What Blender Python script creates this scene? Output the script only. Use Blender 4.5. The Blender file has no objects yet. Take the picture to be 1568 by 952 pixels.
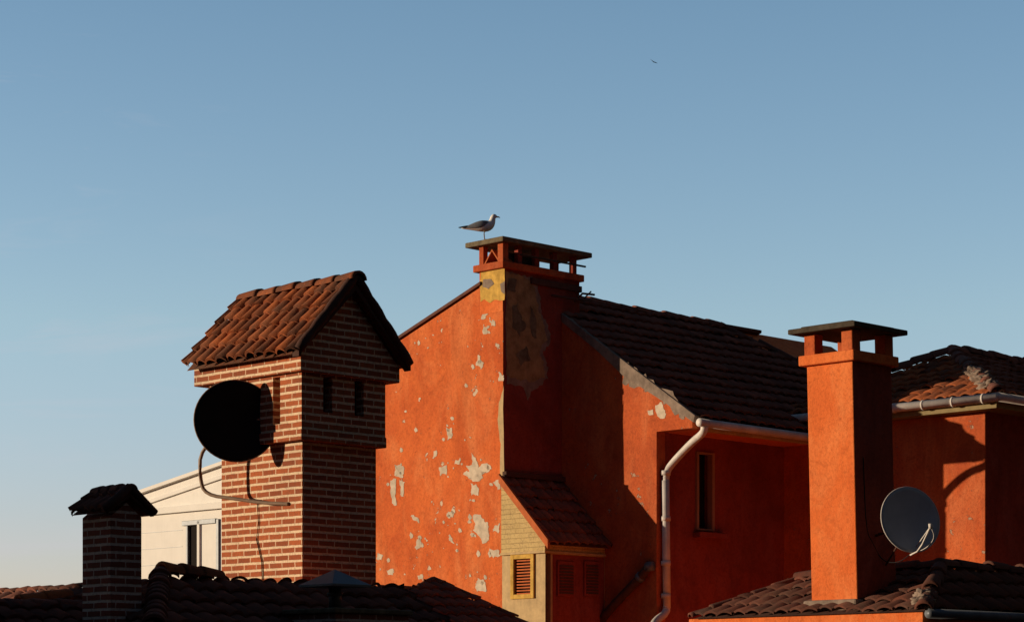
import bpy, bmesh, math, random
from mathutils import Vector, Matrix, noise as mnoise
random.seed(7)
C=math.sqrt(.5); F=3702.2; CX=784.; HV=1080.; H=9.0
SUN_EL=6.5
# Building grid frame: a = right-receding street axis, b = left-receding axis, z above eye level
MAT=Matrix.Translation((0,0,H))@Matrix.Rotation(math.radians(45),4,'Z')
V=Vector
def ray(u,v):
    k=(u-CX)/F; return V(((k+1)*C,(1-k)*C,(HV-v)/F))
def on_a(u,v,a): d=ray(u,v); return d*(a/d.x)
def on_b(u,v,b): d=ray(u,v); return d*(b/d.y)
def on_pl(u,v,P,N): d=ray(u,v); return d*(P.dot(N)/d.dot(N))
def zc(v,y): return (HV-v)/F*y
def w2l(x,y,z): return V(((x+y)*C,(y-x)*C,z))

# ---------------------------------------------------------------- materials
def newmat(name,rough=.85):
    m=bpy.data.materials.new(name); m.use_nodes=True
    nt=m.node_tree; b=nt.nodes['Principled BSDF']; b.inputs['Roughness'].default_value=rough
    b.inputs['Specular IOR Level'].default_value=.2
    return m,nt,b
def nd(nt,t,**k):
    n=nt.nodes.new(t)
    for a,b in k.items():
        if a in n.inputs: n.inputs[a].default_value=b
        else: setattr(n,a,b)
    return n
def lk(nt,a,b): nt.links.new(a,b)
def noise(nt,vec,scale,detail=5,rough=.55,dist=0):
    n=nd(nt,'ShaderNodeTexNoise'); n.inputs['Scale'].default_value=scale
    n.inputs['Detail'].default_value=detail; n.inputs['Roughness'].default_value=rough
    n.inputs['Distortion'].default_value=dist
    lk(nt,vec,n.inputs['Vector']); return n.outputs['Fac']
def ramp(nt,fac,stops):
    r=nd(nt,'ShaderNodeValToRGB'); el=r.color_ramp.elements
    while len(el)<len(stops): el.new(.5)
    for e,(p,c) in zip(el,stops):
        e.position=p; e.color=(c,c,c,1) if not hasattr(c,'__len__') else (*c,1)
    lk(nt,fac,r.inputs['Fac']); return r.outputs['Color']
def mix(nt,fac,a,b,mode='MIX'):
    m=nd(nt,'ShaderNodeMix'); m.data_type='RGBA'; m.blend_type=mode
    for s,x in ((0,fac),(6,a),(7,b)):
        if hasattr(x,'is_linked'): lk(nt,x,m.inputs[s])
        elif hasattr(x,'__len__'): m.inputs[s].default_value=(*x,1)
        else: m.inputs[s].default_value=x
    return m.outputs[2]
def math_(nt,op,a,b=None,c=None):
    n=nd(nt,'ShaderNodeMath',operation=op)
    for i,x in enumerate((a,b,c)):
        if x is None: continue
        if hasattr(x,'is_linked'): lk(nt,x,n.inputs[i])
        else: n.inputs[i].default_value=x
    return n.outputs[0]
def mapping(nt,vec,scale):
    m=nd(nt,'ShaderNodeMapping'); m.inputs['Scale'].default_value=scale
    lk(nt,vec,m.inputs['Vector']); return m.outputs[0]
def bump(nt,b,h,strength=.3,dist=.02):
    n=nd(nt,'ShaderNodeBump'); n.inputs['Strength'].default_value=strength; n.inputs['Distance'].default_value=dist
    lk(nt,h,n.inputs['Height']); lk(nt,n.outputs[0],b.inputs['Normal'])
def objco(nt): return nd(nt,'ShaderNodeTexCoord').outputs['Object']

def stucco(name,base,dark,flake=None,amount=.66,streak=.5):
    m,nt,b=newmat(name,.95); co=objco(nt)
    n1=noise(nt,co,1.3,6,.6,.4); col=mix(nt,ramp(nt,n1,[(.35,0),(.65,1)]),base,dark)
    lt=noise(nt,mapping(nt,co,(1.3,1.3,.6)),1.1,6,.68,.9)
    col=mix(nt,ramp(nt,lt,[(.46,0),(.68,.65)]),col,[min(1,base[0]*1.08),base[1]*1.55,base[2]*2.2])
    st=noise(nt,mapping(nt,co,(2.6,2.6,.42)),1,7,.7,.5)
    col=mix(nt,ramp(nt,st,[(.5,0),(.74,streak)]),col,[x*.55 for x in dark])
    cl=noise(nt,co,3.4,7,.72,.8); col=mix(nt,ramp(nt,cl,[(.54,0),(.70,.45)]),col,[x*.6 for x in dark])
    sp=noise(nt,co,13,5,.7,.2); col=mix(nt,ramp(nt,sp,[(.63,0),(.69,.5)]),col,[dark[0]*.45,dark[1]*.55,dark[2]*.9])
    fn=noise(nt,co,24,6,.7); col=mix(nt,ramp(nt,fn,[(.35,.35),(.55,0)]),col,[x*.4 for x in dark])
    h=noise(nt,co,70,4,.6)
    h=math_(nt,'MULTIPLY_ADD',cl,1.5,h)
    if flake:
        s=noise(nt,co,6.5,5,.62,.3); big=noise(nt,co,.75,2,.5)
        ad=math_(nt,'MULTIPLY_ADD',big,.35,s)
        mk_=ramp(nt,ad,[(amount+.165,0),(amount+.18,1)]); edge=ramp(nt,ad,[(amount+.145,0),(amount+.165,1)])
        col=mix(nt,edge,col,[x*.45 for x in dark]); col=mix(nt,mk_,col,flake)
        h=math_(nt,'SUBTRACT',h,mk_)
    lk(nt,col,b.inputs['Base Color']); bump(nt,b,h,.5,.014)
    return m
def plain(name,col,rough=.8,var=.35,scale=9,metal=0,bs=.2):
    m,nt,b=newmat(name,rough); co=objco(nt)
    n=noise(nt,co,scale,6,.65); c=mix(nt,ramp(nt,n,[(.35,0),(.7,1)]),col,[x*(1-var) for x in col])
    n2=noise(nt,mapping(nt,co,(8,8,.8)),1.5,4); c=mix(nt,ramp(nt,n2,[(.5,0),(.8,var)]),c,[x*.4 for x in col])
    lk(nt,c,b.inputs['Base Color']); b.inputs['Metallic'].default_value=metal
    bump(nt,b,noise(nt,co,scale*7,4),bs,.008); return m
def brick(name,c1,c2,mortar,bw=.2,rh=.075,mh=.024,grime=.5,vj=.75,vm=.007):
    m,nt,b=newmat(name,.95); co=objco(nt)
    sx=nd(nt,'ShaderNodeSeparateXYZ'); lk(nt,co,sx.inputs[0])
    s=math_(nt,'ADD',sx.outputs[0],sx.outputs[1])
    wob=noise(nt,co,5,3); z=math_(nt,'MULTIPLY_ADD',wob,.010,sx.outputs[2])
    s=math_(nt,'MULTIPLY_ADD',noise(nt,co,9,3),.03,s)
    cb=nd(nt,'ShaderNodeCombineXYZ'); lk(nt,s,cb.inputs[0]); lk(nt,z,cb.inputs[1])
    t=nd(nt,'ShaderNodeTexBrick'); lk(nt,cb.outputs[0],t.inputs['Vector'])
    t.inputs['Scale'].default_value=1; t.inputs['Brick Width'].default_value=bw; t.inputs['Row Height'].default_value=rh
    t.inputs['Mortar Size'].default_value=vm; t.inputs['Mortar Smooth'].default_value=.2
    mx=[c1[i]*(1-vj)+mortar[i]*vj for i in range(3)]
    t.inputs['Color1'].default_value=(*c1,1); t.inputs['Color2'].default_value=(*c2,1); t.inputs['Mortar'].default_value=(*mx,1)
    col=t.outputs['Color']
    fr=math_(nt,'FRACT',math_(nt,'DIVIDE',math_(nt,'ADD',z,rh*700),rh))
    d=math_(nt,'MINIMUM',fr,math_(nt,'SUBTRACT',1.,fr))
    jn=noise(nt,mapping(nt,co,(9,9,30)),1,4,.6)
    d=math_(nt,'MULTIPLY_ADD',jn,-.12,math_(nt,'ADD',d,.06))
    hw=mh/rh/2
    jm=ramp(nt,d,[(hw-.03,1),(hw+.035,0)])
    col=mix(nt,jm,col,mortar)
    g=noise(nt,co,2.2,6,.65); col=mix(nt,ramp(nt,g,[(.45,0),(.8,grime)]),col,(.07,.045,.035))
    g2=noise(nt,co,35,4,.6); col=mix(nt,ramp(nt,g2,[(.35,.35),(.5,0)]),col,(.1,.05,.035))
    lk(nt,col,b.inputs['Base Color'])
    hh=math_(nt,'MULTIPLY_ADD',jm,-1.,g2)
    bump(nt,b,hh,.5,.008); return m
def tilemat(name,cols,moss=.4):
    m,nt,b=newmat(name,.95); co=objco(nt)
    uv=nd(nt,'ShaderNodeTexCoord').outputs['UV']
    wn=nd(nt,'ShaderNodeTexWhiteNoise'); wn.noise_dimensions='2D'; lk(nt,uv,wn.inputs['Vector'])
    c=ramp(nt,wn.outputs['Value'],[(0,cols[0]),(.5,cols[1]),(1,cols[2])])
    g=noise(nt,co,5,6,.7); c=mix(nt,ramp(nt,g,[(.4,0),(.7,moss)]),c,(.04,.034,.028))
    g3=noise(nt,co,2.1,6,.7); c=mix(nt,ramp(nt,g3,[(.5,0),(.7,.45)]),c,(.10,.075,.055))
    g2=noise(nt,co,28,5,.7); c=mix(nt,ramp(nt,g2,[(.58,0),(.78,.45)]),c,[x*1.6 for x in cols[0]])
    lk(nt,c,b.inputs['Base Color']); bump(nt,b,g2,.4,.012); return m

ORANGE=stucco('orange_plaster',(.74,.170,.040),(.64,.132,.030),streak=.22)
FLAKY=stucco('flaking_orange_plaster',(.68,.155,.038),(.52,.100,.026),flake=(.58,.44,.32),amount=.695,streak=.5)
REDSH=stucco('shaded_weathered_plaster',(.30,.052,.030),(.21,.038,.024),streak=.5)  # darker plaster copy for faces turned from the sun, shade in the colour
GABLE=stucco('dirty_orange_plaster',(.56,.115,.030),(.38,.072,.024),flake=(.4,.25,.17),amount=.71,streak=.45)
PEEL=plain('bare_plaster',(.62,.51,.39),.95,.4,7)
YPEEL=plain('yellow_old_plaster',(.66,.40,.09),.95,.5,8)
OCHRE=plain('ochre_bare_render',(.40,.27,.13),.95,.6,5)
GREYR=plain('grey_cement',(.28,.21,.165),.95,.5,6)
MOSSY=plain('mossy_concrete',(.20,.16,.10),.95,.6,9)
DARKSLAB=plain('dark_concrete',(.08,.062,.045),.95,.5,9)
CREAM=brick('cream_painted_brick',(.55,.40,.18),(.50,.36,.16),(.38,.27,.12),.2,.077,.010,.25,.6)
CREAMP=plain('cream_paint',(.52,.36,.17),.7,.35,6)
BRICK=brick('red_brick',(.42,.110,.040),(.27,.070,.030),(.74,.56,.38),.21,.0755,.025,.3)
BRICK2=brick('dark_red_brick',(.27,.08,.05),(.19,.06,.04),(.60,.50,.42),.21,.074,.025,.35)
TILE=tilemat('clay_tile',[(.46,.125,.038),(.30,.082,.028),(.14,.045,.022)],.6)
TILED=tilemat('old_clay_tile',[(.17,.058,.037),(.12,.043,.029),(.07,.031,.023)],.5)
TILEW=tilemat('weathered_clay_tile',[(.27,.095,.062),(.20,.074,.05),(.12,.05,.038)],.45)
TILEO=plain('orange_clay_edge',(.52,.13,.038),.85,.35,8)
WHITE=plain('white_painted_metal',(.66,.61,.57),.5,.3,5,bs=.05)
WHITEW=plain('white_siding',(.72,.69,.64),.7,.08,2,bs=.05)
GREYM=plain('grey_metal',(.15,.165,.185),.45,.3,6,metal=.2,bs=.05)
BLACK=plain('black_dish_paint',(.008,.008,.009),.75,.2,6,bs=.05)
DISHG=plain('grey_dish_paint',(.46,.46,.47),.5,.15,4,bs=.03)
STEEL=plain('galvanised_tube',(.30,.2,.14),.5,.3,10,bs=.05)
GLASS=plain('dark_glass',(.015,.017,.02),.2,.1,3,bs=0)
VOID=plain('opening_dark',(.012,.009,.008),1,.2,3,bs=0)  # near-black backing, the shade inside openings put into the colour
FRAME=plain('window_frame_paint',(.36,.2,.13),.6,.2,6,bs=.1)
DKPIPE=plain('rusty_pipe',(.10,.045,.032),.7,.4,12)
BLOCKER=plain('blocker_render',(.045,.040,.038),.95,.3,.5)  # kept very dark so the added blockers bounce little light

# ---------------------------------------------------------------- object helpers
col=bpy.context.scene.collection
def group(name,at=(0,0,0)):
    e=bpy.data.objects.new(name,None); e.empty_display_size=.3; e.location=MAT@V(at); col.objects.link(e); return e
def link(o,parent):
    col.objects.link(o)
    if parent:
        o.parent=parent; o.matrix_parent_inverse=Matrix.Translation(-parent.location)
def mk(name,verts,faces,mat,parent=None,smooth=False,bev=0,idx=None,local=True,solid=0):
    me=bpy.data.meshes.new(name); me.from_pydata([tuple(v) for v in verts],[],faces)
    for m in (mat if isinstance(mat,(list,tuple)) else [mat]): me.materials.append(m)
    if idx: 
        for p,i in zip(me.polygons,idx): p.material_index=i
    bm=bmesh.new(); bm.from_mesh(me); bmesh.ops.recalc_face_normals(bm,faces=bm.faces); bm.to_mesh(me); bm.free()
    if smooth: me.polygons.foreach_set('use_smooth',[True]*len(me.polygons))
    o=bpy.data.objects.new(name,me)
    if local: o.matrix_basis=MAT
    link(o,parent)
    if bev:
        b=o.modifiers.new('bevel','BEVEL'); b.width=bev; b.segments=2; b.limit_method='ANGLE'
    return o
def box(name,a0,a1,b0,b1,z0,z1,mat,parent=None,bev=.008,local=True):
    v=[(a,b,z) for z in(z0,z1) for a,b in((a0,b0),(a1,b0),(a1,b1),(a0,b1))]
    f=[(0,3,2,1),(4,5,6,7),(0,1,5,4),(1,2,6,5),(2,3,7,6),(3,0,4,7)]
    return mk(name,v,f,mat,parent,bev=bev,local=local)
def prism_a(name,pts,a0,a1,mat,parent=None,bev=0,local=True):   # pts (b,z)
    n=len(pts); v=[(a0,b,z) for b,z in pts]+[(a1,b,z) for b,z in pts]
    f=[tuple(range(n)),tuple(range(n,2*n))]+[(i,(i+1)%n,n+(i+1)%n,n+i) for i in range(n)]
    return mk(name,v,f,mat,parent,bev=bev,local=local)
def prism_b(name,pts,b0,b1,mat,parent=None,bev=0):   # pts (a,z)
    n=len(pts); v=[(a,b0,z) for a,z in pts]+[(a,b1,z) for a,z in pts]
    f=[tuple(range(n)),tuple(range(n,2*n))]+[(i,(i+1)%n,n+(i+1)%n,n+i) for i in range(n)]
    return mk(name,v,f,mat,parent,bev=bev)
def holed(name,axis,fx,p0,p1,z0,z1,holes,depth,mat,back,parent):
    xs=sorted({p0,p1,*[h[0] for h in holes],*[h[1] for h in holes]}); zs=sorted({z0,z1,*[h[2] for h in holes],*[h[3] for h in holes]})
    vs=[];fs=[];ix=[]
    P=(lambda p,z,d:(fx+d,p,z)) if axis=='a' else (lambda p,z,d:(p,fx+d,z))
    def q(pts,m):
        n=len(vs); vs.extend(pts); fs.append((n,n+1,n+2,n+3)); ix.append(m)
    for i in range(len(xs)-1):
        for j in range(len(zs)-1):
            cx=(xs[i]+xs[i+1])/2; cz=(zs[j]+zs[j+1])/2
            if any(h[0]<cx<h[1] and h[2]<cz<h[3] for h in holes): continue
            q([P(xs[i],zs[j],0),P(xs[i+1],zs[j],0),P(xs[i+1],zs[j+1],0),P(xs[i],zs[j+1],0)],0)
    for h in holes:
        c=[(h[0],h[2]),(h[1],h[2]),(h[1],h[3]),(h[0],h[3])]
        for k in range(4):
            A=c[k];B=c[(k+1)%4]; q([P(*A,0),P(*B,0),P(*B,depth),P(*A,depth)],0)
        q([P(*x,depth) for x in c],1)
    me=bpy.data.meshes.new(name); me.from_pydata(vs,[],fs); me.materials.append(mat); me.materials.append(back)
    me.polygons.foreach_set('material_index',ix)
    o=bpy.data.objects.new(name,me); o.matrix_basis=MAT; link(o,parent); return o
def tube(name,pts,radii,mat,parent=None,n=12,flat=1.,local=True,caps_=True,up=V((0,0,1)),subdiv=0):
    pts=[V(p) for p in pts]; vs=[];fs=[]
    if not hasattr(radii,'__len__'): radii=[radii]*len(pts)
    for i,p in enumerate(pts):
        t=(pts[min(i+1,len(pts)-1)]-pts[max(i-1,0)]).normalized()
        s=t.cross(up)
        if s.length<1e-3: s=t.cross(V((1,0,0)))
        s.normalize(); w=s.cross(t).normalized()
        for k in range(n):
            an=2*math.pi*k/n; vs.append(p+s*math.cos(an)*radii[i]*flat+w*math.sin(an)*radii[i])
    for i in range(len(pts)-1):
        for k in range(n):
            fs.append((i*n+k,i*n+(k+1)%n,(i+1)*n+(k+1)%n,(i+1)*n+k))
    if caps_: fs.append(tuple(range(n))); fs.append(tuple(range((len(pts)-1)*n,len(pts)*n)))
    o=mk(name,vs,fs,mat,parent,smooth=True,local=local)
    if subdiv:
        m=o.modifiers.new('s','SUBSURF'); m.levels=m.render_levels=subdiv
    return o
def smoothpath(pts,it=2):
    pts=[V(p) for p in pts]
    for _ in range(it):
        q=[pts[0]]
        for i in range(len(pts)-1): q+= [pts[i].lerp(pts[i+1],.25),pts[i].lerp(pts[i+1],.75)]
        q.append(pts[-1]); pts=q
    return pts
def cut(P1,P2,keep):
    n=(P2-P1).cross(V((0,0,1))).normalized()
    if n.dot(keep-P1)>0: n=-n
    return (P1,n)
def tiles(name,O,E,S,W,L,cw,rl,amp,mat,parent,cuts=(),th=.025,lift=.035,power=.7,jit=.006,n=8):
    O,E,S=V(O),V(E).normalized(),V(S).normalized(); N=E.cross(S)
    if N.z<0: N=-N
    bm=bmesh.new(); uvl=bm.loops.layers.uv.new('UVMap')
    cols_=math.ceil(W/cw); rows=math.ceil(L/rl); off=random.random()*100
    def setuv(f,u,v):
        for l in f.loops: l[uvl].uv=(u,v)
    for r in range(rows):
        for c in range(cols_):
            j=random.uniform(-jit,jit); j2=random.uniform(-jit,jit); ang=random.uniform(-.006,.006)
            t0=r*rl+random.uniform(-.01,.01); t1=min((r+1)*rl+rl*.1,L+.02)
            lo=[];hi=[];fr=[]
            for k in range(n+1):
                q=k/n; x=c*cw+q*cw; h=amp*(abs(math.sin(math.pi*q))**power)
                e=O+E*min(x,W)+N*(.018*mnoise.noise(V((x*.9,r*rl*.9,off))))
                lo.append(bm.verts.new(e+S*(t0+ang*k)+N*(h+lift+j)))
                fr.append(bm.verts.new(e+S*(t0+ang*k)+N*(h+j+lift-th-.006)))
                hi.append(bm.verts.new(e+S*t1+N*(h*.9+j2)))
            for k in range(n):
                f=bm.faces.new((lo[k],lo[k+1],hi[k+1],hi[k])); f.smooth=True; setuv(f,c+off,r+off)
                f=bm.faces.new((fr[k],fr[k+1],lo[k+1],lo[k])); setuv(f,c+off,r+off)
    b=[bm.verts.new(O+E*x+S*t-N*.025) for x,t in((0,0),(W,0),(W,L),(0,L))]; setuv(bm.faces.new(b),off,off)
    for P,nn in cuts:
        bmesh.ops.bisect_plane(bm,geom=bm.verts[:]+bm.edges[:]+bm.faces[:],plane_co=P,plane_no=nn,clear_outer=True)
    me=bpy.data.meshes.new(name); bm.to_mesh(me); bm.free(); me.materials.append(mat)
    o=bpy.data.objects.new(name,me); o.matrix_basis=MAT; link(o,parent); return o
def caps(name,p0,p1,r,seg,mat,parent,n=8,jit=.008):
    p0,p1=V(p0),V(p1); d=p1-p0; Ln=d.length; d.normalize(); s=d.cross(V((0,0,1))).normalized(); w=s.cross(d).normalized()
    bm=bmesh.new(); uvl=bm.loops.layers.uv.new('UVMap'); off=random.random()*50
    k=max(1,round(Ln/seg)); sl=Ln/k
    for i in range(k):
        jj=V((0,0,random.uniform(-jit,jit))); rings=[]
        for t,rr in ((-.12*sl,r*1.14),(.0,r*1.16),(sl*.97,r*.92)):
            rings.append([bm.verts.new(p0+d*(i*sl+t)+jj+s*math.cos(math.pi*q/n)*rr+w*(math.sin(math.pi*q/n)*rr*.9-.02)) for q in range(n+1)])
        inner=[bm.verts.new(p0+d*(i*sl-.12*sl)+jj+s*math.cos(math.pi*q/n)*r*.9+w*(math.sin(math.pi*q/n)*r*.7-.02)) for q in range(n+1)]
        fs=[]
        for A,B in ((inner,rings[0]),(rings[0],rings[1]),(rings[1],rings[2])):
            for q in range(n): fs.append(bm.faces.new((A[q],A[q+1],B[q+1],B[q])))
        for f in fs:
            f.smooth=True
            for l in f.loops: l[uvl].uv=(i+off,off)
    me=bpy.data.meshes.new(name); bm.to_mesh(me); bm.free(); me.materials.append(mat)
    o=bpy.data.objects.new(name,me); o.matrix_basis=MAT; link(o,parent); return o
def jag(pts,amt,sub=5,seed=0):
    out=[]; n=len(pts)
    for i in range(n):
        A,B=pts[i],pts[(i+1)%n]
        for k in range(sub):
            p=A.lerp(B,k/sub); q=p*9+V((seed,0,0))
            out.append(p+mnoise.noise_vector(q)*amt+mnoise.noise_vector(q*3)*amt*.7)
    return out
def patch(name,plane,fx,pix,mat,parent,amt=.04,off=.004,sub=4):
    f=on_a if plane=='a' else on_b
    pts=jag([f(u,v,fx) for u,v in pix],amt,sub,random.random()*9)
    for p in pts:
        if plane=='a': p.x=fx-off
        else: p.y=fx-off
    return mk(name,pts,[tuple(range(len(pts)))],mat,parent)

# ================================================================ ground
gm=plain('ground_soil_paving',(.06,.052,.048),.95,.4,.3)
mk('ground',[(-3000,-3000,-H),(3000,-3000,-H),(3000,3000,-H),(-3000,3000,-H)],[(0,1,2,3)],gm,None)

# added unseen buildings that cut sky light (west one shades the nearest roofs)
def wgroup(name,loc):
    e=bpy.data.objects.new(name,None); e.location=loc; col.objects.link(e); return e
def wbox(name,x0,x1,y0,y1,z0,z1,mat,G): return box(name,x0,x1,y0,y1,z0,z1,mat,G,0,local=False)
def block(name,x0,x1,y0,y1,h,face):
    G=wgroup(name,((x0+x1)/2,(y0+y1)/2,0)); wbox('walls',x0,x1,y0,y1,0,h,BLOCKER,G); wbox('parapet',x0-.2,x1+.2,y0-.2,y1+.2,h,h+.5,DARKSLAB,G)
    s=int(h//3.1)
    for f in range(s):
        z=1+f*3.1
        if face=='y':
            x=x0+1.5
            while x<x1-2: wbox('window',x,x+1.3,y1-.05,y1+.03,z,z+1.5,GLASS,G); x+=6
        else:
            y=y0+1.5
            while y<y1-2: wbox('window',x0-.03,x0+.05,y,y+1.3,z,z+1.5,GLASS,G); y+=6
    return G
block('sky_blocker',-34,45,-30,-8,33,'y')  # blocks added out of view to darken the shaded walls
block('sky_blocker.001',20,36,-6,60,30,'x')
block('sky_blocker.002',-70,-35,-30,9,27,'y')
NG=wgroup('sun_blocker_house',(-33,18,0))  # house added off frame to shade the small chimney and near roofs
wbox('walls',-38,-28,13,23.6,0,H+4.6,BLOCKER,NG)
mk('roof',[(-38.4,12.6,H+4.6),(-27.6,12.6,H+4.6),(-27.6,24,H+4.6),(-38.4,24,H+4.6),(-33,12.6,H+6.0),(-33,24,H+6.0)],[(0,1,4),(2,3,5),(1,2,5,4),(3,0,4,5),(0,3,2,1)],TILED,NG,local=False)

# ================================================================ big brick chimney
BG=group('brick_chimney',(16.6,19.8,2)); a0,b0=16.145,19.21
bL=on_a(339,800,a0).y; aR=on_b(576,800,b0).x
box('shaft',a0,aR,b0,bL,-2,2.74,BRICK,BG,.006)
box('corbel_course',a0-.085,on_b(592,670,b0-.085).x,b0-.085,bL+.13,2.74,2.85,BRICK,BG,.006)
am,bm_=a0-.07,b0-.07; amR=on_b(590,650,bm_).x; bmL=bL+.12
zT=3.44
def ub(u,b): return on_b(u,600,b).x
def ua(u,a): return on_a(u,600,a).y
hl=[(ua(u1,am),ua(u0,am),z0,zT-.02) for u0,u1,z0 in((418,429,2.93),(370,381,3.1),(322,333,3.1))]
holed('vent_course_left','a',am,bm_,bmL,2.85,zT,hl,.12,BRICK,VOID,BG)
hr=[(ub(495,bm_),ub(509,bm_),3.05,zT-.02),(ub(543,bm_),ub(557,bm_),3.05,zT-.02)]
holed('vent_course_right','b',bm_,am,amR,2.85,zT,hr,.12,BRICK,VOID,BG)
box('vent_core',am+.13,amR-.003,bm_+.13,bmL-.003,2.85,zT,BRICK,BG,0)
at,bt=a0-.13,b0-.13; atR=on_b(612,570,bt).x; btL=on_a(297,575,at).y
box('soldier_course',at,atR,bt,btL,zT,3.64,BRICK,BG,.006)
mid=(at+atR)/2-.03; half=(atR-at)/2-.02; TAN=1.05; run=half+.11; zr=4.43
prism_b('gable_brickwork',[(mid-half,3.64),(mid+half,3.64),(mid,3.64+half*TAN)],bt,btL-.02,BRICK,BG)
an=math.atan(TAN); bf=bt-.10; bb=on_a(284,555,mid-run).y
ze=zr-run*TAN; Lr=run/math.cos(an)
tiles('roof_tiles_left',(mid-run,bf,ze),(0,1,0),(math.cos(an),0,math.sin(an)),bb-bf,Lr,.165,.23,.068,TILE,BG,power=.75,jit=.006,lift=.028)
tiles('roof_tiles_right',(mid+run,bf,ze),(0,1,0),(-math.cos(an),0,math.sin(an)),bb-bf,Lr,.165,.23,.068,TILE,BG,power=.75,jit=.006,lift=.028)
caps('ridge_caps',(mid,bf-.03,zr+.03),(mid,bb+.02,zr+.03),.09,.3,TILE,BG)
for sgn,nm in((-1,'left'),(1,'right')):
    prism_b('barge_'+nm,[(mid+sgn*run,ze-.05),(mid+sgn*run,ze+.03),(mid,zr+.03),(mid,zr-.1)],bf-.01,bf+.09,TILED,BG)
    p=[V((mid+sgn*(run+.0),bf+.0,ze+.02)),V((mid,bf+.0,zr+.05))]
    tube('verge_roll_'+nm,[p[0].lerp(p[1],i/12) for i in range(13)],[.054 if i%3 else .044 for i in range(13)],TILED,BG)
f_=lambda u,v,o=.01:on_a(u,v,a0)-V((o,0,0))
tube('cable',[f_(395,768),f_(397,800),f_(394,825),f_(402,860),f_(403,895)],.006,BLACK,BG,6)

def dish(name,cen,nrm,rad,mat,rimmat,depth=.16,fx=.96,fy=1.04):
    cen=V(cen); G=group(name,cen)
    z=V(nrm).normalized(); x=V((0,0,1)).cross(z).normalized(); y=z.cross(x)
    vs=[cen-z*depth*rad*1.0];fs=[];R=10;n=48
    for i in range(1,R+1):
        r=rad*i/R
        for k in range(n):
            t=2*math.pi*k/n; vs.append(cen+x*math.cos(t)*r*fx+y*math.sin(t)*r*fy+z*(depth*rad*((i/R)**2-1)))
    for k in range(n): fs.append((0,1+k,1+(k+1)%n))
    for i in range(R-1):
        for k in range(n): fs.append((1+i*n+k,1+(i+1)*n+k,1+(i+1)*n+(k+1)%n,1+i*n+(k+1)%n))
    o=mk('reflector',vs,fs,mat,G,smooth=True); s=o.modifiers.new('so','SOLIDIFY'); s.thickness=.012; s.offset=0
    ring=[cen+x*math.cos(2*math.pi*k/n)*rad*(fx+.005)+y*math.sin(2*math.pi*k/n)*rad*(fy+.005) for k in range(n+1)]
    tube('rim',ring,.008,rimmat,G,6,caps_=False,up=z)
    return G,x,y,z
def wl(x,y,z): return w2l(x,y,z)
yD=25.3; cen=w2l((361-784)/F*yD,yD,zc(644,yD))
G,x_,y_,z_=dish('satellite_dish',cen,wl(.22,-.97,.04),.408,BLACK,STEEL,.10,1.06,1.04)
off=lambda u,v,o:on_a(u,v,a0)-V((o,0,0))
tube('mast_arm',smoothpath([cen-z_*.08,off(348,690,.36),off(347,735,.36),off(352,760,.33),off(385,765,.2),off(412,770,.1),off(443,771,0)],2),.02,STEEL,G,10)
tube('back_mount',[cen-z_*.05,cen-z_*.16],.06,BLACK,G,12)
tube('wall_strut',[cen-z_*.1,on_a(412,640,a0)],.016,STEEL,G,8)

# ================================================================ small brick chimney
SG=group('brick_chimney.001',(13.2,18.4,1)); sa,sb=12.976,18.137
sbL=on_a(126,850,sa).y; saR=on_b(217,850,sb).x
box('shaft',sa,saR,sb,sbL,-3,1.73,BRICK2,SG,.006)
sm=(sa+saR)/2; sh=(saR-sa)/2; st=.75; sr=sh+.09; szr=1.97; sbf=sb-.05; sbb=sbL+.06
prism_b('gable_brickwork',[(sa,1.73),(saR,1.73),(sm,1.73+sh*st)],sb,sbL,BRICK2,SG)
sn=math.atan(st)
for sg in(-1,1):
    tiles('roof_tiles_'+('l' if sg<0 else 'r'),(sm+sg*sr,sbf,szr-sr*st),(0,1,0),(-sg*math.cos(sn),0,math.sin(sn)),sbb-sbf,sr/math.cos(sn),.12,.2,.045,TILEW,SG,power=.75,jit=.006,lift=.02)
    prism_b('barge_'+('l' if sg<0 else 'r'),[(sm+sg*sr,szr-sr*st-.03),(sm+sg*sr,szr-sr*st+.03),(sm,szr+.03),(sm,szr-.06)],sbf-.01,sbf+.04,TILED,SG)
    tube('verge_roll_'+('l' if sg<0 else 'r'),[(sm+sg*(sr+.02),sbf,szr-sr*st),(sm,sbf,szr+.03)],.04,TILED,SG)
caps('ridge_caps',(sm,sbf-.02,szr+.02),(sm,sbb,szr+.02),.06,.16,TILEW,SG)

# ================================================================ white building far behind
WG=group('white_building',(38,47,4)); wa=37.4
wf=lambda u,v:on_a(u,v,wa)
P=[(wf(352,900).y,-H),(wf(180,900).y,-H)]
zt=wf(300,782).z
p0,p1=P[0][0],P[1][0]
w0,w1=wf(303,800).y,wf(285,800).y; zw0,zw1=wf(300,872).z,wf(300,803).z
holed('facade','a',wa,p0,p1,-H,zt,[(w0,w1,zw0,zw1)],.5,WHITEW,VOID,WG)
box('body',wa+.55,wa+6,p0,p1,-H,zt,WHITEW,WG,0)
box('cornice',wa-.12,wa+.3,p0,p1+.1,zt,zt+.16,WHITEW,WG)
q0,q1=wf(352,708),wf(180,768)
prism_a('upper_gable',[(p0,zt+.16),(p1,zt+.16),(p1,q1.z),(p0,q0.z)],wa+.05,wa+6,WHITEW,WG)
for i,dz in enumerate((0.0,-.32)):
    prism_a('verge_board_%d'%i,[(p0,q0.z+dz),(p1,q1.z+dz),(p1,q1.z+dz+.09),(p0,q0.z+dz+.09)],wa-.08+i*.06,wa+.3,WHITEW,WG)
box('window_pane',wa+.06,wa+.08,w0,w1,zw0,zw1,VOID,WG,0)
box('window_jamb',wa-.01,wa+.05,w1-.07,w1-.0,zw0,zw1,GREYM,WG)
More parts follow.
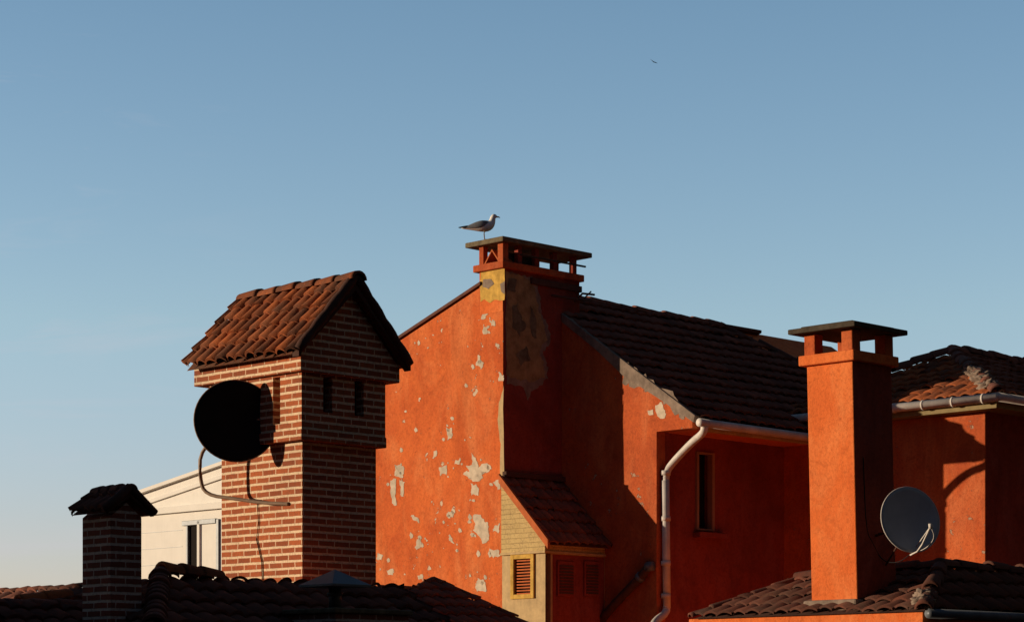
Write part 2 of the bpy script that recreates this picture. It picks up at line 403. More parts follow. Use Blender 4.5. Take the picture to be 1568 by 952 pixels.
box('window_post',wa-.05,wa+.02,w0-.12,w0-.02,zw0,zw1+.1,WHITEW,WG)
box('window_head',wa-.05,wa+.02,wf(332,800).y,w1+.12,zw1+.0,zw1+.12,GREYM,WG)
box('corner_post',wa-.05,wa+.02,wf(333,800).y-.1,wf(333,800).y,-H+8,zw1+.1,GREYM,WG)
for i in range(5):
    z=zt-.45-i*.42
    box('siding_joint',wa-.008,wa-.003,p0,p1,z,z+.012,GREYM,WG,0) if not zw0<z<zw1+.1 else box('siding_joint',wa-.008,wa-.003,w1+.15,p1,z,z+.012,GREYM,WG,0)

# ================================================================ orange gabled house with the gull chimney
OG=group('orange_house',(29,28,0)); A0,B0=26.77,26.97; A2=28.10
bend=32.07
zl=lambda b:6.19+(b-26.83)*.667
prism_a('flaking_gable_wall',[(B0,-H),(bend,-H),(bend,5.07),(27.49,6.63),(B0,6.63)],A0,A2,[FLAKY],OG)
prism_a('rear_volume',[(27.6,-H),(bend,-H),(bend,5.0),(27.6,6.55)],A2+.002,A0+7,ORANGE,OG)
prism_a('left_roof_edge',[(27.45,6.67),(bend+.1,5.07),(bend+.1,5.12),(27.45,6.72)],A0-.04,A0+7,TILEW,OG)
mk('breast_side_face',[(A0+.01,B0-.004,-H),(A2,B0-.004,-H),(A2,B0-.004,6.6),(A0+.01,B0-.004,6.6)],[(0,1,2,3)],REDSH,OG)  # sheet of the shade-toned plaster over the side turned from the sun
aS=on_b(887,430,B0).x
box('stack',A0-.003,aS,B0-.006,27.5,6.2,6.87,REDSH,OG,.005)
mk('stack_left_face',[(A0-.006,B0,6.2),(A0-.006,27.49,6.2),(A0-.006,27.49,6.87),(A0-.006,B0,6.87)],[(0,1,2,3)],ORANGE,OG)
box('stack_corbel',A0-.07,aS+.05,B0-.07,27.58,6.87,6.98,GABLE,OG,.012)
box('stack_step',A0+.6,aS+.03,B0-.04,27.4,6.70,6.8,DKPIPE,OG,.01)
ca,cb=A0-.12,B0-.12; cbL=on_a(712,368,ca).y; caR=on_b(907,385,cb).x
box('cap_slab',ca,caR,cb,cbL,7.27,7.35,MOSSY,OG,.012)
pz0,pz1=6.98,7.27
ps=.09
def post(a,b,w=ps,m=GABLE): box('post',a,a+w,b,b+w,pz0,pz1,m,OG,.006)
post(A0-.03,B0-.03,.12); post(A0-.03,27.38,.1)
for u in(792,818,846,876): 
    aa=on_b(u,400,B0).x; post(aa,B0-.02,.09,REDSH); post(aa+.05,27.4,.09,REDSH)
box('flue_block',A0+.25,A0+.95,B0+.12,27.35,pz0,pz1-.1,DARKSLAB,OG)
for s in(-1,1):
    c=27.2
    prism_a('tile_tent_'+('l' if s<0 else 'r'),[(c,pz0+.19),(c+s*.15,pz0),(c+s*.18,pz0),(c,pz0+.22)],A0-.02,A0+.3,TILEO,OG)
box('rail_bar',A0+.3,aS+.06,B0-.1,B0-.07,7.1,7.13,DARKSLAB,OG)
q=lambda u,v:on_b(u,v,B0-.1)
tube('bracket_arm',[q(845,452),q(880,458),q(905,459)],.022,DKPIPE,OG,8)
tube('bracket_arm2',[q(880,461),q(892,449),q(910,451)],.018,DKPIPE,OG,8)
tube('bracket_hook',[q(892,459),q(905,446)],.012,DKPIPE,OG,6)
patch('yellow_patch','a',A0-.006,[(737,414),(773,411),(773,460),(757,459),(750,464),(742,458),(736,462),(735,440)],YPEEL,OG,.012)
patch('grey_patch_a','a',A0-.010,[(740,428),(752,426),(757,434),(748,442),(739,438)],GREYR,OG,.012)
patch('grey_patch_b','a',A0-.010,[(766,434),(773,430),(773,450),(768,446)],GREYR,OG,.008)
patch('ochre_patch','b',B0-.008,[(775,419),(800,423),(813,429),(822,452),(823,478),(833,500),(838,520),(826,538),(832,556),(833,577),(820,586),(795,580),(775,574)],OCHRE,OG,.06,sub=7)
patch('ochre_patch_rim','b',B0-.006,[(775,417),(802,421),(818,427),(827,452),(828,476),(838,497),(843,520),(831,540),(838,558),(838,580),(820,594),(808,612),(802,594),(775,586)],GREYR,OG,.06,sub=7)
for pts in ([(782,470),(790,462),(797,480),(805,500),(796,515),(786,500)],[(812,470),(820,480),(822,520),(812,515)],[(790,540),(806,530),(812,552),(798,560)],[(779,425),(792,428),(788,446),(778,440)]):
    patch('dark_stain','b',B0-.012,pts,MOSSY,OG,.05)
patch('corner_strip','a',A0,[(764,618),(771,590),(772,730),(765,728),(767,680),(763,650)],CREAMP,OG,.02)
WP=[[(722,695),(730,704),(734,712),(747,709),(752,718),(744,725),(735,722),(738,732),(728,736),(718,732),(708,726),(719,720),(716,714),(722,712)],
 [(726,790),(736,788),(745,797),(749,810),(748,830),(738,828),(726,812)],
 [(748,836),(765,842),(766,852),(752,850)],[(733,888),(742,886),(746,902),(730,906),(728,897)],
 [(604,712),(614,709),(620,720),(617,730),(606,728)],[(598,735),(605,733),(607,772),(599,770)],
 [(612,735),(619,738),(618,760),(613,758)],[(684,655),(691,653),(693,667),(686,673)],[(672,715),(683,713),(684,726),(674,727)],
 [(637,825),(644,822),(646,836),(640,842),(635,836)],[(630,790),(642,789),(642,798),(631,797)],[(720,742),(731,740),(732,757),(722,758)],
 [(685,782),(696,784),(693,792),(684,789)],[(762,571),(772,573),(771,584),(763,581)],[(738,478),(748,477),(745,485),(736,486)],
 [(686,820),(694,822),(696,830),(688,828)],[(757,735),(766,733),(766,746),(758,745)],[(757,803),(765,800),(765,816),(756,812)],
 [(593,873),(603,871),(603,881),(594,880)],[(640,880),(647,878),(648,886),(641,887)],[(579,846),(586,848),(585,856),(579,854)],
 [(741,500),(750,498),(748,512),(740,510)],[(663,690),(669,689),(668,700),(662,699)],[(698,702),(706,704),(703,712),(697,709)],[(752,490),(759,488),(758,498),(752,497)],[(733,545),(741,552),(737,566),(731,558)]]
for w in WP: patch('bare_plaster_flake','a',A0,w,PEEL,OG,.045,sub=6)
seeds=[(612,720,18),(735,715,25),(738,810,22),(745,490,18),(640,830,20),(690,790,18),(735,890,15),(660,515,14),(640,520,12),(690,665,14),(590,870,14),(720,740,25),(740,560,22),(630,620,20),(700,850,25)]
for cx_,cy_,sp in seeds:
    for i in range(7):
        u=cx_+random.gauss(0,sp); v=cy_+random.gauss(0,sp)
        if not(578<u<768) or v>900 or v<455+(735-u)*.66: continue
        r=random.choice((.8,1.0,1.3,1.8,2.6,3)); k=random.uniform(.6,2.0)
        patch('paint_chip','a',A0,[(u-r,v),(u-r*.3,v-r*k),(u+r*.8,v-r*.6),(u+r,v+r*.7),(u-r*.2,v+r*k)],PEEL,OG,.014,sub=3)

gp=[(24.93,-H),(24.93,4.25),(24.2,4.25),(24.2,zl(24.2)-.03),(27.6,zl(27.6)-.03),(27.6,-H)]
prism_a('side_gable_wall',gp,A2,A2+.2,GABLE,OG)
prism_a('wing_body',[(25.12,-H),(25.12,4.25),(24.2,4.25),(24.2,zl(24.2)-.03),(27.6,zl(27.6)-.03),(27.6,-H)],A2+.2,36,ORANGE,OG)
W=on_b
wx0,wx1=W(1066,750,24.93).x,W(1090,750,24.93).x; wz0,wz1=W(1078,812,24.93).z,W(1078,692,24.93).z
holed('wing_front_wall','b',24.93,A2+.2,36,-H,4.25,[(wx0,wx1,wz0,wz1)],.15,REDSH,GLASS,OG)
fr=.03
for nm,x0,x1,z0,z1 in(('jamb_l',wx0-.02,wx0+fr,wz0,wz1),('jamb_r',wx1-fr,wx1+.03,wz0,wz1),('head',wx0+fr,wx1-fr,wz1-fr,wz1),('foot',wx0+fr,wx1-fr,wz0,wz0+fr)):
    box('window_'+nm,x0,x1,24.89,25.0,z0,z1,FRAME,OG,.006)
box('window_sill',wx0-.08,wx1+.25,24.78,24.925,wz0-.12,wz0-.03,REDSH,OG,.01)
prism_a('verge_cement',[(24.15,zl(24.15)-.08),(24.9,zl(24.9)-.13),(25.6,zl(25.6)-.2),(26.2,zl(26.2)-.12),(26.95,zl(26.95)-.10),(26.95,zl(26.95)+.05),(24.12,zl(24.12)+.05)],A2-.03,A2+.16,GREYR,OG,.012)
patch('soffit_flake','a',A2,[(1004,620),(1013,616),(1020,628),(1018,640),(1006,636)],PEEL,OG,.03)
patch('soffit_flake2','a',A2,[(992,628),(1000,626),(1001,634),(994,636)],PEEL,OG,.02)
patch('verge_damage','a',A2,[(955,552),(975,565),(1000,582),(1040,612),(1050,640),(1030,628),(1005,604),(980,592),(956,590)],GREYR,OG,.08,sub=6)
NP=V((0,-.667,1)).normalized(); th2=math.atan(.667)
P0=V((28.12,24.08,zl(24.08)+.03))
T2=on_pl(1105,502,P0,NP); TR=on_pl(1240,566,P0,NP)
tiles('wing_roof_tiles',P0,(1,0,0),(0,math.cos(th2),math.sin(th2)),7.5,(27.6-24.08)/math.cos(th2),.23,.33,.035,TILEW,OG,cuts=[cut(T2,TR,P0)],power=.9,jit=.008,lift=.05)
caps('wing_ridge_caps',V((28.3,27.6,zl(27.6)+.05)),T2+V((0,0,.04)),.09,.38,TILEW,OG,jit=.02)
caps('wing_hip_caps',T2+V((0,0,.03)),TR+(TR-T2)*.3+V((0,0,.03)),.09,.38,TILED,OG,jit=.02)
zg=zl(24.08)-.04
tube('wing_gutter',[(28.05,24.02,zg),(29.5,24.02,zg-.01),(30.4,24.02,zg-.015),(31.3,24.02,zg-.02)],.065,WHITE,OG,12)
box('wing_fascia',28.32,36,24.09,24.19,zg-.11,zg+.04,CREAMP,OG)
g_=lambda u,v,b=24.85:on_b(u,v,b)
top=V((on_b(1079,648,24.02).x,24.02,zg-.05))
tube('downpipe_offset',smoothpath([top,top+V((0,.02,-.1)),g_(1060,676,24.35),g_(1030,708,24.75),g_(1020,722),g_(1019,745)],2),.058,WHITE,OG,14)
tube('downpipe',[g_(1019,735),g_(1021,930)],.062,WHITE,OG,14)
for v in(720,790,858,908): tube('pipe_collar',[g_(1019.5,v),g_(1019.5,v+7)],.076,WHITE,OG,14)
tube('downpipe_shoe',smoothpath([g_(1021,925),g_(1020,938),g_(1003,950,24.6),g_(998,962,24.5)],2),.06,WHITE,OG,14)
tube('soil_pipe',[on_a(996,862,A2-.06),on_a(985,878,A2-.06),on_a(940,925,A2-.06),on_a(915,955,A2-.06)],.068,DKPIPE,OG,12)
tube('soil_pipe_elbow',[on_a(1000,866,A2-.08),on_a(990,867,A2-.1)],.075,GREYM,OG,12)
tube('soil_pipe_collar',[on_a(982,881,A2-.06),on_a(978,885,A2-.06)],.085,GREYM,OG,12)

YB=group('bay_window',(27.4,26.5,2)); ba=26.745; bo=on_a(835,850,ba).y
zs=on_a(835,846,ba).z
box('lower_room',ba+.12,A2-.01,bo+.002,B0-.006,-H,zs,CREAMP,YB,0)
hz0,hz1=on_a(800,912,ba).z,on_a(800,852,ba).z; h0,h1=on_a(816,880,ba).y,on_a(786,880,ba).y
holed('lower_face','a',ba,bo,B0-.006,-H,zs,[(h0,h1,hz0,hz1)],.08,CREAMP,VOID,YB)
for i in range(12):
    z=hz0+.03+(hz1-hz0-.05)*i/12
    prism_a('louvre_slat',[(h0+.035,z),(h1-.035,z),(h1-.035,z+.022),(h0+.035,z+.022)],ba+.01,ba+.05,TILEO,YB)
for nm,x0,x1,z0,z1 in(('l',h1-.03,h1+.04,hz0-.04,hz1+.04),('r',h0-.04,h0+.03,hz0-.04,hz1+.04),('t',h0+.03,h1-.03,hz1-.03,hz1+.04),('b',h0+.03,h1-.03,hz0-.04,hz0+.03)):
    box('shutter_frame_'+nm,ba-.03,ba+.03,x0,x1,z0,z1,YPEEL,YB,.005)
prism_a('upper_brick',[(bo-.01,zs+.04),(B0-.006,zs+.04),(B0-.006,3.5),(bo-.01,2.58)],ba-.02,A2-.01,CREAM,YB)
box('string_course',ba-.05,A2-.012,bo-.04,B0-.007,zs,zs+.04,CREAMP,YB)
bsl=math.atan2(.98,.98); bo2=bo-.12
tiles('bay_roof_tiles',(ba-.06,bo2,2.50),(1,0,0),(0,math.cos(bsl),math.sin(bsl)),A2-ba+.04,(B0-bo2)/math.cos(bsl),.17,.26,.045,TILEW,YB,power=.7,jit=.01)
prism_a('verge_tile_edge',[(bo2-.02,2.41),(B0-.01,3.50),(B0-.01,3.64),(bo2-.02,2.56)],ba-.09,ba-.04,TILEO,YB,.006)
box('roof_flashing',ba,A2-.01,B0-.1,B0-.008,3.60,3.68,TILED,YB)
for u0,u1 in((852,878),(893,916)):
    x0,x1=on_b(u0,880,bo).x,on_b(u1,880,bo).x; z0,z1=on_b(u0,912,bo).z,on_b(u0,858,bo).z
    box('side_shutter_frame',x0,x1,bo-.03,bo-.001,z0,z1,REDSH,YB,.006)
    for i in range(10):
        z=z0+.04+(z1-z0-.08)*i/10; box('side_slat',x0+.04,x1-.04,bo-.045,bo-.031,z,z+.025,TILED,YB,0)
mk('bay_side_shade',[(ba+.16,bo-.0005,-H),(A2-.02,bo-.0005,-H),(A2-.02,bo-.0005,zs-.01),(ba+.16,bo-.0005,zs-.01)],[(0,1,2,3)],REDSH,YB)  # dark sheet painting the shade on the bay's right side

# ================================================================ right wing / hipped house
RG=group('hipped_roof_house',(33,23,0)); A3,B3=31.25,21.02
box('walls',A3,40,B3,28,-H,4.50,GABLE,RG,.01)
mk('street_face',[(A3+.02,B3-.004,-H),(40,B3-.004,-H),(40,B3-.004,4.5),(A3+.02,B3-.004,4.5)],[(0,1,2,3)],REDSH,RG)  # shade-toned plaster laid over the unlit right face
ea,eb,ezz=30.95,20.6,4.70
box('soffit',ea+.05,41,eb+.05,29,4.50,4.64,plain('soffit_paint',(.25,.19,.09),.8,.2),RG,.006)
D=2.6; hh=1.14; t3=math.atan(hh/D); PK=V((ea+D,eb+D,ezz+hh)); CO=V((ea,eb,ezz))
nl=V((-hh,0,D)).normalized()
Lq=on_pl(1372,571,CO,nl)
tiles('roof_tiles_left',CO,(0,1,0),(math.cos(t3),0,math.sin(t3)),6,D/math.cos(t3),.23,.33,.05,TILE,RG,cuts=[cut(CO,PK,CO+V((0,2,0))),cut(PK,Lq,CO+V((0,2,0)))],power=.9,jit=.014)
tiles('roof_tiles_right',CO,(1,0,0),(0,math.cos(t3),math.sin(t3)),9,D/math.cos(t3),.23,.33,.05,TILEW,RG,cuts=[cut(CO,PK,CO+V((2,0,0)))],power=.9,jit=.014)
up=V((0,0,.05))
caps('hip_caps',CO+up,PK+up,.11,.36,TILEW,RG,jit=.03)
caps('ridge_caps_left',Lq+up,PK+up,.12,.36,TILEW,RG,jit=.03)
caps('ridge_caps_right',PK+up,PK+V((7,0,0))+up,.12,.36,TILEW,RG,jit=.03)
def mortar_lump(nm,c,r,G,seed=0):
    bm=bmesh.new(); bmesh.ops.create_icosphere(bm,subdivisions=4,radius=1)
    for v in bm.verts: v.co=V((v.co.x*r[0],v.co.y*r[1],v.co.z*r[2]))*(1+.5*mnoise.noise(v.co*1.8+V((seed,0,0)))+.35*mnoise.noise(v.co*5+V((seed,3,0))))+V(c)
    me=bpy.data.meshes.new(nm); bm.to_mesh(me); bm.free(); me.materials.append(GREYR)
    me.polygons.foreach_set('use_smooth',[True]*len(me.polygons))
    o=bpy.data.objects.new(nm,me); o.matrix_basis=MAT; link(o,G)
for i,t in enumerate((.1,.22,.33,.43)): mortar_lump('hip_mortar',CO.lerp(PK,t)+V((0,.06,.05)),(.15,.17,.10),RG,i*3)
tube('gutter_left',[(ea-.04,28,ezz-.06),(ea-.04,eb-.04,ezz-.05)],.07,WHITE,RG,12)
tube('gutter_right',[(ea-.04,eb-.04,ezz-.05),(41,eb-.04,ezz-.05)],.07,WHITE,RG,12)
for i in range(9): b=eb+.2+i*.55; tube('gutter_clip',[(ea-.04,b,ezz-.055),(ea-.04,b+.03,ezz-.055)],.08,WHITE,RG,12)

# ================================================================ orange chimney on lower roof
CG=group('orange_chimney',(24.6,18.6,2)); 
xk,yk=(1309-CX)/F*30,30.; ka,kb=(xk+yk)*C,(yk-xk)*C
kL=on_a(1239,700,ka).y; kR=on_b(1369,700,kb).x
zb,zt_=0.6,zc(552,30)
def lean(o):
    for v in o.data.vertices:
        t=(v.co.z-2.8)*-.021; v.co.x+=t*C; v.co.y-=t*C
    return o
lean(box('shaft',ka,kR,kb,kL,zb,zt_,ORANGE,CG,.012))
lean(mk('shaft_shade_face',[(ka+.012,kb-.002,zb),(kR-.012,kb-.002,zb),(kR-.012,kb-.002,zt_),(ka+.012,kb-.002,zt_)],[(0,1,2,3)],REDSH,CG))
zq=zt_+.13
lean(box('corbel',ka-.075,kR+.06,kb-.075,kL+.075,zt_,zq,ORANGE,CG,.015))
zp=zc(503,30)
for x in(ka-.02,kR-.15):
    for y in(kb-.02,kL-.15): lean(box('cap_post',x,x+.17,y,y+.17,zq,zp,GABLE,CG,.012))
lean(box('cap_slab',ka-.17,kR+.13,kb-.17,kL+.16,zp,zp+.065,DARKSLAB,CG,.012))
lean(box('cap_slab_top',ka-.05,kR+.02,kb-.05,kL+.05,zp+.065,zp+.1,DARKSLAB,CG,.015))
box('base_flashing',ka-.06,kR+.06,kb-.06,kL+.06,.9,zc(916,30),GREYR,CG,.03)

LG=group('lower_tiled_house',(26,19,0))
la,lb,lz=24.0,17.01,1.16
lda,ldb,lh=1.55,.85,.58
bwl=on_a(1050,944,la).y
box('walls',la+.06,34,lb+.06,bwl,-H,lz-.02,ORANGE,LG,.01)
LC=V((la,lb,lz)); LP=LC+V((lda,ldb,lh)); 
s1=V((lda,0,lh)); s2=V((0,ldb,lh)); nL=V((-lh,0,lda)).normalized()
E1=on_pl(1060,944,LC,nL); E2=on_pl(1218,889,LC,nL)
tiles('roof_tiles_left',LC,(0,1,0),s1,8,s1.length,.23,.33,.045,TILED,LG,cuts=[cut(LC,LP,LC+V((0,2,0))),cut(E1,E2,LC+V((0,1,0)))],power=.9,jit=.012)
tiles('roof_tiles_right',LC,(1,0,0),s2,9,s2.length,.23,.33,.045,TILED,LG,cuts=[cut(LC,LP,LC+V((2,0,0)))],power=.9,jit=.012)
caps('hip_caps',LC+up,LP+up,.1,.34,TILED,LG,jit=.03)
for i,t in enumerate((.1,.25)): mortar_lump('hip_mortar',LC.lerp(LP,t)+V((0,.05,.04)),(.11,.13,.08),LG,i*5)
caps('ridge_caps_left',LP+up,E2+up,.09,.36,TILED,LG,jit=.02)
caps('hip_caps_left',E1+V((0,0,.03)),E2+V((0,0,.03)),.06,.3,TILED,LG,jit=.01)
caps('ridge_caps_right',LP+up,LP+up+V((7,0,0)),.1,.36,TILED,LG,jit=.02)
tube('gutter',[(la+.02,lb-.05,lz-.05),(33,lb-.05,lz-.05)],.06,GREYM,LG,12)

yE=29.3; cen=w2l((1394-CX)/F*yE,yE,zc(795,yE))
G,x_,y_,z_=dish('satellite_dish.001',cen,wl(.26,-.94,.2),.388,DISHG,WHITE,.14,.98,1.05)
wq=on_b(1340,820,kb)
tube('wall_bracket',[cen-z_*.08,cen-z_*.22,wq],.018,DKPIPE,G,8)
tube('brace',[cen-z_*.1+V((0,0,-.1)),on_b(1356,865,kb)],.012,DKPIPE,G,8)
def px(u,v,y): return w2l((u-CX)/F*y,y,zc(v,y))
tip=px(1425,805,28.85)
tube('feed_arm',smoothpath([px(1394,849,29.25),px(1408,842,29.1),tip],1),.011,WHITE,G,8)
tube('feed_arm_b',[px(1402,838,29.3),tip],.007,WHITE,G,8)
tube('feed_horn',[tip+V((0,0,.03)),tip-V((0,0,.03))],[.028,.022],WHITE,G,10)
tube('feed_cable',smoothpath([tip,px(1432,822,28.9),px(1420,838,29.1),px(1400,846,29.25)],2),.005,WHITE,G,6)
cbl=lambda u,v:on_b(u,v,kb-.012)
tube('wall_cable',smoothpath([px(1396,846,29.3),px(1375,862,29.6),cbl(1350,858),cbl(1336,830),cbl(1326,812),cbl(1322,700)],2),.006,BLACK,G,6)

# ================================================================ foreground roofs on the left
FG=group('foreground_tiled_roof',(16,18.6,0))
rb=18.67
R0=on_b(250,876,rb); zrd=on_b(400,893,rb).z; aend=on_b(612,900,rb).x
fs=math.atan(.52)
rl_=1.9
O=V((R0.x-.0,rb-rl_*math.cos(fs),zrd-rl_*math.sin(fs)))
tiles('main_slope',O-V((1.2,0,0)),(1,0,0),(0,math.cos(fs),math.sin(fs)),aend-R0.x+1.2,rl_,.2,.27,.045,TILEW,FG,cuts=[cut(V((R0.x-.05,rb,zrd)),on_pl(236,952,O,V((0,-math.sin(fs),math.cos(fs)))),V((R0.x+3,rb-1,0)))],power=.8,jit=.012)
caps('ridge_caps_front',V((R0.x+.0,rb,zrd+.09)),V((on_b(338,885,rb).x,rb,zrd+.05)),.1,.27,TILE,FG,jit=.015)
caps('ridge_caps',V((on_b(338,885,rb).x,rb,zrd-.02)),V((aend,rb,zrd-.02)),.06,.3,TILED,FG)
h0_=V((R0.x-.03,rb,zrd+.06)); h1_=on_pl(236,960,O,V((0,-math.sin(fs),math.cos(fs))))
caps('hip_caps',h1_+up,h0_,.1,.12,TILEW,FG,jit=.012)
prism_a('under_roof_body',[(rb-1.9,-H),(rb+1.9,-H),(rb+1.9,zrd-1.1),(rb,zrd-.08),(rb-1.9,zrd-1.1)],R0.x+.1,aend-.05,ORANGE,FG)
tiles('side_slope',V((R0.x-1.5,rb-2.,zrd-.85)),(0,1,0),(math.cos(.5),0,math.sin(.5)),6,1.72,.2,.27,.045,TILEW,FG,cuts=[cut(V((R0.x-.05,rb,zrd)),h1_,V((R0.x-2,rb+1,0)))],power=.8)

FL=group('foreground_tiled_roof.001',(12,18,0))
lb2=19.3
Z=lambda u,v:on_b(u,v,lb2)
s=Z(-30,921); e=Z(128,914)
tiles('slope',V((s.x,lb2-1.4,s.z-.62)),(1,0,0),(0,1.4,.62),e.x-s.x+.5,1.53,.2,.27,.045,TILEW,FL,power=.8,jit=.014)
caps('ridge_caps',V((s.x,lb2,s.z)),V((e.x,lb2,s.z)),.07,.3,TILEW,FL,jit=.012)
caps('raised_ridge_caps',Z(60,917)+V((0,.3,0)),Z(135,905)+V((0,.3,0)),.08,.3,TILE,FL)
box('body',s.x,e.x+.4,lb2,lb2+3,-H,s.z-.1,ORANGE,FL)

VG=group('brick_flue_with_cowl',(16,18,0))
yv=22.6; xv=(513-CX)/F*yv; va,vb=(xv+yv)*C,(yv-xv)*C; zv=zc(929,yv)
vL=on_a(430,940,va).y; vR=on_b(633,935,vb).x
box('stub',va+.03,vR-.03,vb+.03,vL-.03,-1,zv-.05,BRICK2,VG,.006)
box('coping',va,vR,vb,vL,zv-.05,zv,MOSSY,VG,.012)
xc=(513-CX)/F*23; cc=w2l(xc,23,zc(895,23))
vsx=[cc+V((dx*.245,dy*.245,0)) for dx,dy in((-1,-1),(1,-1),(1,1),(-1,1))]
apex=cc+V((0,0,.15))
mk('cowl_hood',vsx+[apex]+[p-V((0,0,.02)) for p in vsx],[(0,1,4),(1,2,4),(2,3,4),(3,0,4),(0,1,6,5),(1,2,7,6),(2,3,8,7),(3,0,5,8),(5,6,7,8)],GREYM,VG)
tube('cowl_pipe',[cc-V((0,0,.22)),cc-V((0,0,.015))],.06,GREYM,VG,16)
tube('cowl_collar',[cc-V((0,0,.1)),cc-V((0,0,.07))],.075,GREYM,VG,16)

MG=group('low_gable_roof',(25,24.5,1.5)); mb=24.3
ap=on_b(663,887,mb); m_=lambda u,v:on_b(u,v,mb)
mt=ap.z
N_=V((0,-.5,1)).normalized()
O=V((m_(560,900).x,mb-1.6,mt-.8)); 
q1=on_pl(775,940,O,N_); q0=on_pl(632,905,O,N_)
tiles('slope',O,(1,0,0),(0,1,.5),m_(800,900).x-O.x,1.79,.2,.27,.045,TILEW,MG,cuts=[cut(ap,q1,O),cut(ap,q0,ap+V((.6,-2.2,0)))],power=.8)
caps('hip_caps_right',q1+V((0,0,.03)),ap+V((0,0,.03)),.05,.3,TILE,MG)
caps('hip_caps_left',q0+V((0,0,.03)),ap+V((0,0,.03)),.05,.3,TILE,MG)
z2=m_(600,901).z
tiles('long_slope',V((m_(560,900).x,mb-1.9,z2-.85)),(1,0,0),(0,1.6,.8),m_(645,900).x-O.x,1.79,.2,.27,.045,TILEW,MG,power=.8)
caps('ridge_caps',V((m_(560,900).x,mb-.3,z2)),V((m_(645,900).x,mb-.3,z2)),.05,.3,TILE,MG)

# ================================================================ gull on the chimney cap
def gull(name,foot,s=1.0):
    G=bpy.data.objects.new(name,None); G.location=foot; col.objects.link(G)
    w=plain('gull_white',(.80,.78,.75),.8,.08,20,bs=.1); gy=plain('gull_grey',(.18,.19,.21),.8,.15,20,bs=.1); bk=plain('gull_black',(.02,.02,.02),.7,.1,20)
    yl=plain('gull_beak_yellow',(.65,.42,.08),.5,.1,20); pk=plain('gull_leg',(.55,.38,.25),.6,.1,20)
    def T(nm,pts,rad,m,flat=1,n=14,sd=1):
        o=tube(nm,[V(p)*s+V(foot) for p in pts],[r*s for r in rad],m,None,n,flat,local=False,subdiv=sd)
        o.parent=G; o.matrix_parent_inverse=Matrix.Translation(-V(foot)); return o
    bz=.205
    P=[(-.33,0,bz-.03),(-.25,0,bz-.028),(-.18,0,bz-.022),(-.1,0,bz-.01),(-.02,0,bz),(.05,0,bz+.004),(.1,0,bz+.02),(.128,0,bz+.055),(.136,0,bz+.092),(.142,0,bz+.122),(.155,0,bz+.146),(.178,0,bz+.148),(.196,0,bz+.143),(.204,0,bz+.141)]
    T('body',P,[.006,.02,.036,.064,.085,.09,.08,.058,.046,.045,.048,.038,.021,.008],w,.95)
    for sy in(-1,1):
        T('wing_l' if sy<0 else 'wing_r',[(.1,sy*.05,bz+.03),(.06,sy*.066,bz+.03),(0,sy*.07,bz+.028),(-.08,sy*.06,bz+.014),(-.16,sy*.04,bz-.002),(-.23,sy*.025,bz-.014),(-.27,sy*.02,bz-.018)],[.012,.04,.056,.052,.038,.02,.01],gy,.36)
        T('wingtip_l' if sy<0 else 'wingtip_r',[(-.2,sy*.03,bz-.004),(-.26,sy*.022,bz-.01),(-.33,sy*.014,bz-.016),(-.375,sy*.01,bz-.018)],[.016,.018,.011,.003],bk,.4)
        T('leg',[(.02,sy*.03,bz-.06),(.012,sy*.03,bz-.11),(.02,sy*.03,.004)],[.02,.008,.007],pk,1,8,0)
        fv=[V(p)*s+V(foot) for p in((.0,sy*.03,.014),(.075,sy*.03-.028,.004),(.085,sy*.03,.004),(.075,sy*.03+.028,.004))]
        o=mk('foot',fv,[(0,1,2),(0,2,3)],pk,None,local=False); o.parent=G; o.matrix_parent_inverse=Matrix.Translation(-V(foot))
        T('eye',[(.168,sy*.030,bz+.155),(.168,sy*.040,bz+.155)],[.006,.005],bk,1,8,0)
    T('beak',[(.192,0,bz+.143),(.225,0,bz+.139),(.244,0,bz+.132),(.25,0,bz+.124)],[.014,.010,.007,.002],yl,.6,10,0)
    return G
yy=38.2; fx=(740-CX)/F*yy
gull('seagull',(fx,yy,H+7.352),1.06)

yb=150; bc=V(((1001-CX)/F*yb,yb,H+(HV-95)/F*yb))
vv=[bc+V(p) for p in((-.22,0,.18),(-.1,0,.06),(0,-.1,0),(0,.1,0),(.14,0,-.02),(.26,0,-.1),(.02,0,-.06))]
mk('flying_bird',vv,[(0,1,2),(0,3,1),(1,2,3),(2,4,3),(2,5,4),(3,4,5),(2,6,3)],BLACK,None,local=False)

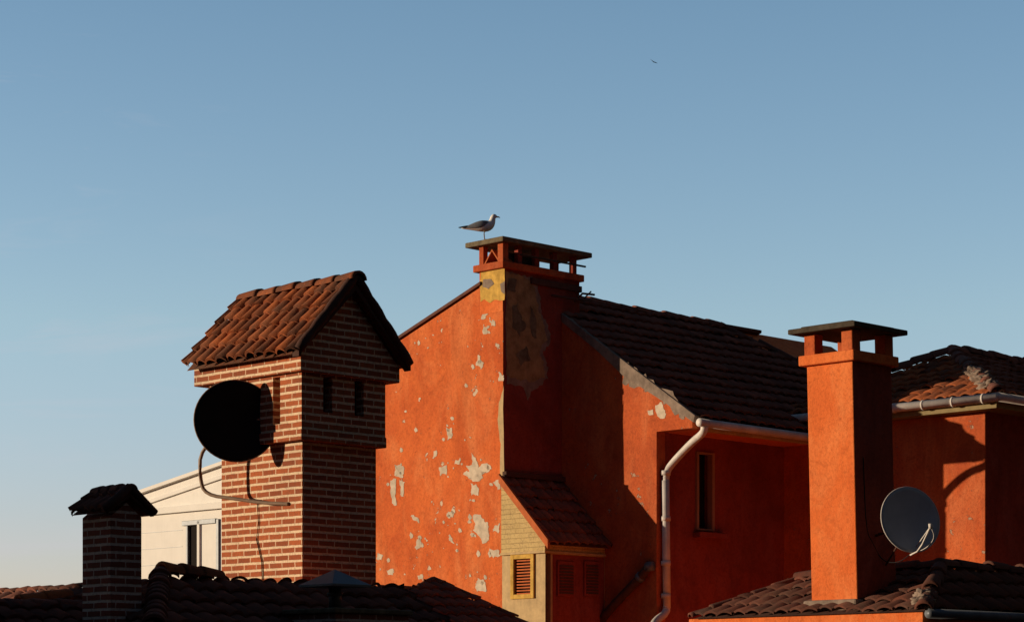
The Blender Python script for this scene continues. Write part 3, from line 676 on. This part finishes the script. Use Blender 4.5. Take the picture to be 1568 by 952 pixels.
# ================================================================ light, sky, camera
sd=bpy.data.lights.new('sun','SUN'); sd.energy=5; sd.angle=math.radians(.5); sd.color=(1,.79,.55)
so=bpy.data.objects.new('sun',sd); e=math.radians(SUN_EL)
so.rotation_euler=V((math.cos(e),0,-math.sin(e))).to_track_quat('-Z','Y').to_euler(); so.location=(-30,20,30); col.objects.link(so)
w=bpy.data.worlds.new("World"); bpy.context.scene.world=w; w.use_nodes=True; nt=w.node_tree
bgn=nt.nodes['Background']; bgn.inputs['Strength'].default_value=.15
sk=nd(nt,'ShaderNodeTexSky'); sk.sky_type='NISHITA'; sk.sun_disc=False; sk.sun_elevation=e*1; sk.sun_rotation=math.radians(270)
sk.air_density=1; sk.dust_density=.3; sk.ozone_density=2.5; sk.altitude=0
co=nd(nt,'ShaderNodeTexCoord').outputs['Generated']
sx=nd(nt,'ShaderNodeSeparateXYZ'); lk(nt,co,sx.inputs[0])
T3=lambda r,g,b:(r/3,g/3,b/3)
tint=ramp(nt,sx.outputs[2],[(0,T3(1.6,1.3,1.9)),(.075,T3(1.74,1.42,1.72)),(.155,T3(1.95,1.68,1.64)),(.28,T3(1.6,1.5,1.48)),(.5,T3(.65,.65,.65))])
skt=mix(nt,1.0,sk.outputs[0],tint,'MULTIPLY')
# sky dimmed towards the west so the shaded walls get less light
mw=nd(nt,'ShaderNodeMapRange'); lk(nt,sx.outputs[0],mw.inputs[0])
mw.inputs[1].default_value=-.28; mw.inputs[2].default_value=-.65; mw.inputs[3].default_value=3.0; mw.inputs[4].default_value=.85
sc3=nd(nt,'ShaderNodeVectorMath',operation='SCALE'); lk(nt,skt,sc3.inputs[0]); lk(nt,mw.outputs[0],sc3.inputs['Scale'])
cn=noise(nt,mapping(nt,co,(5,5,34)),1.5,6,.6,.8)
mr=nd(nt,'ShaderNodeMapRange'); lk(nt,sx.outputs[0],mr.inputs[0]); mr.inputs[1].default_value=-.09; mr.inputs[2].default_value=-.18
cm=ramp(nt,cn,[(.55,0),(.8,.3)])
skc=mix(nt,math_(nt,'MULTIPLY',cm,mr.outputs[0]),sc3.outputs[0],(4.0,3.8,4.2))
lk(nt,skc,bgn.inputs['Color'])
cd=bpy.data.cameras.new('camera'); cd.lens=85; cd.sensor_width=36; cd.clip_end=6000
cd.shift_y=(HV-475.8)/1568
cam=bpy.data.objects.new('camera',cd); cam.location=(0,0,H); cam.rotation_euler=(math.pi/2,0,0); col.objects.link(cam)
sc=bpy.context.scene; sc.camera=cam
sc.view_settings.view_transform='Standard'; sc.view_settings.look='None'; sc.view_settings.exposure=0
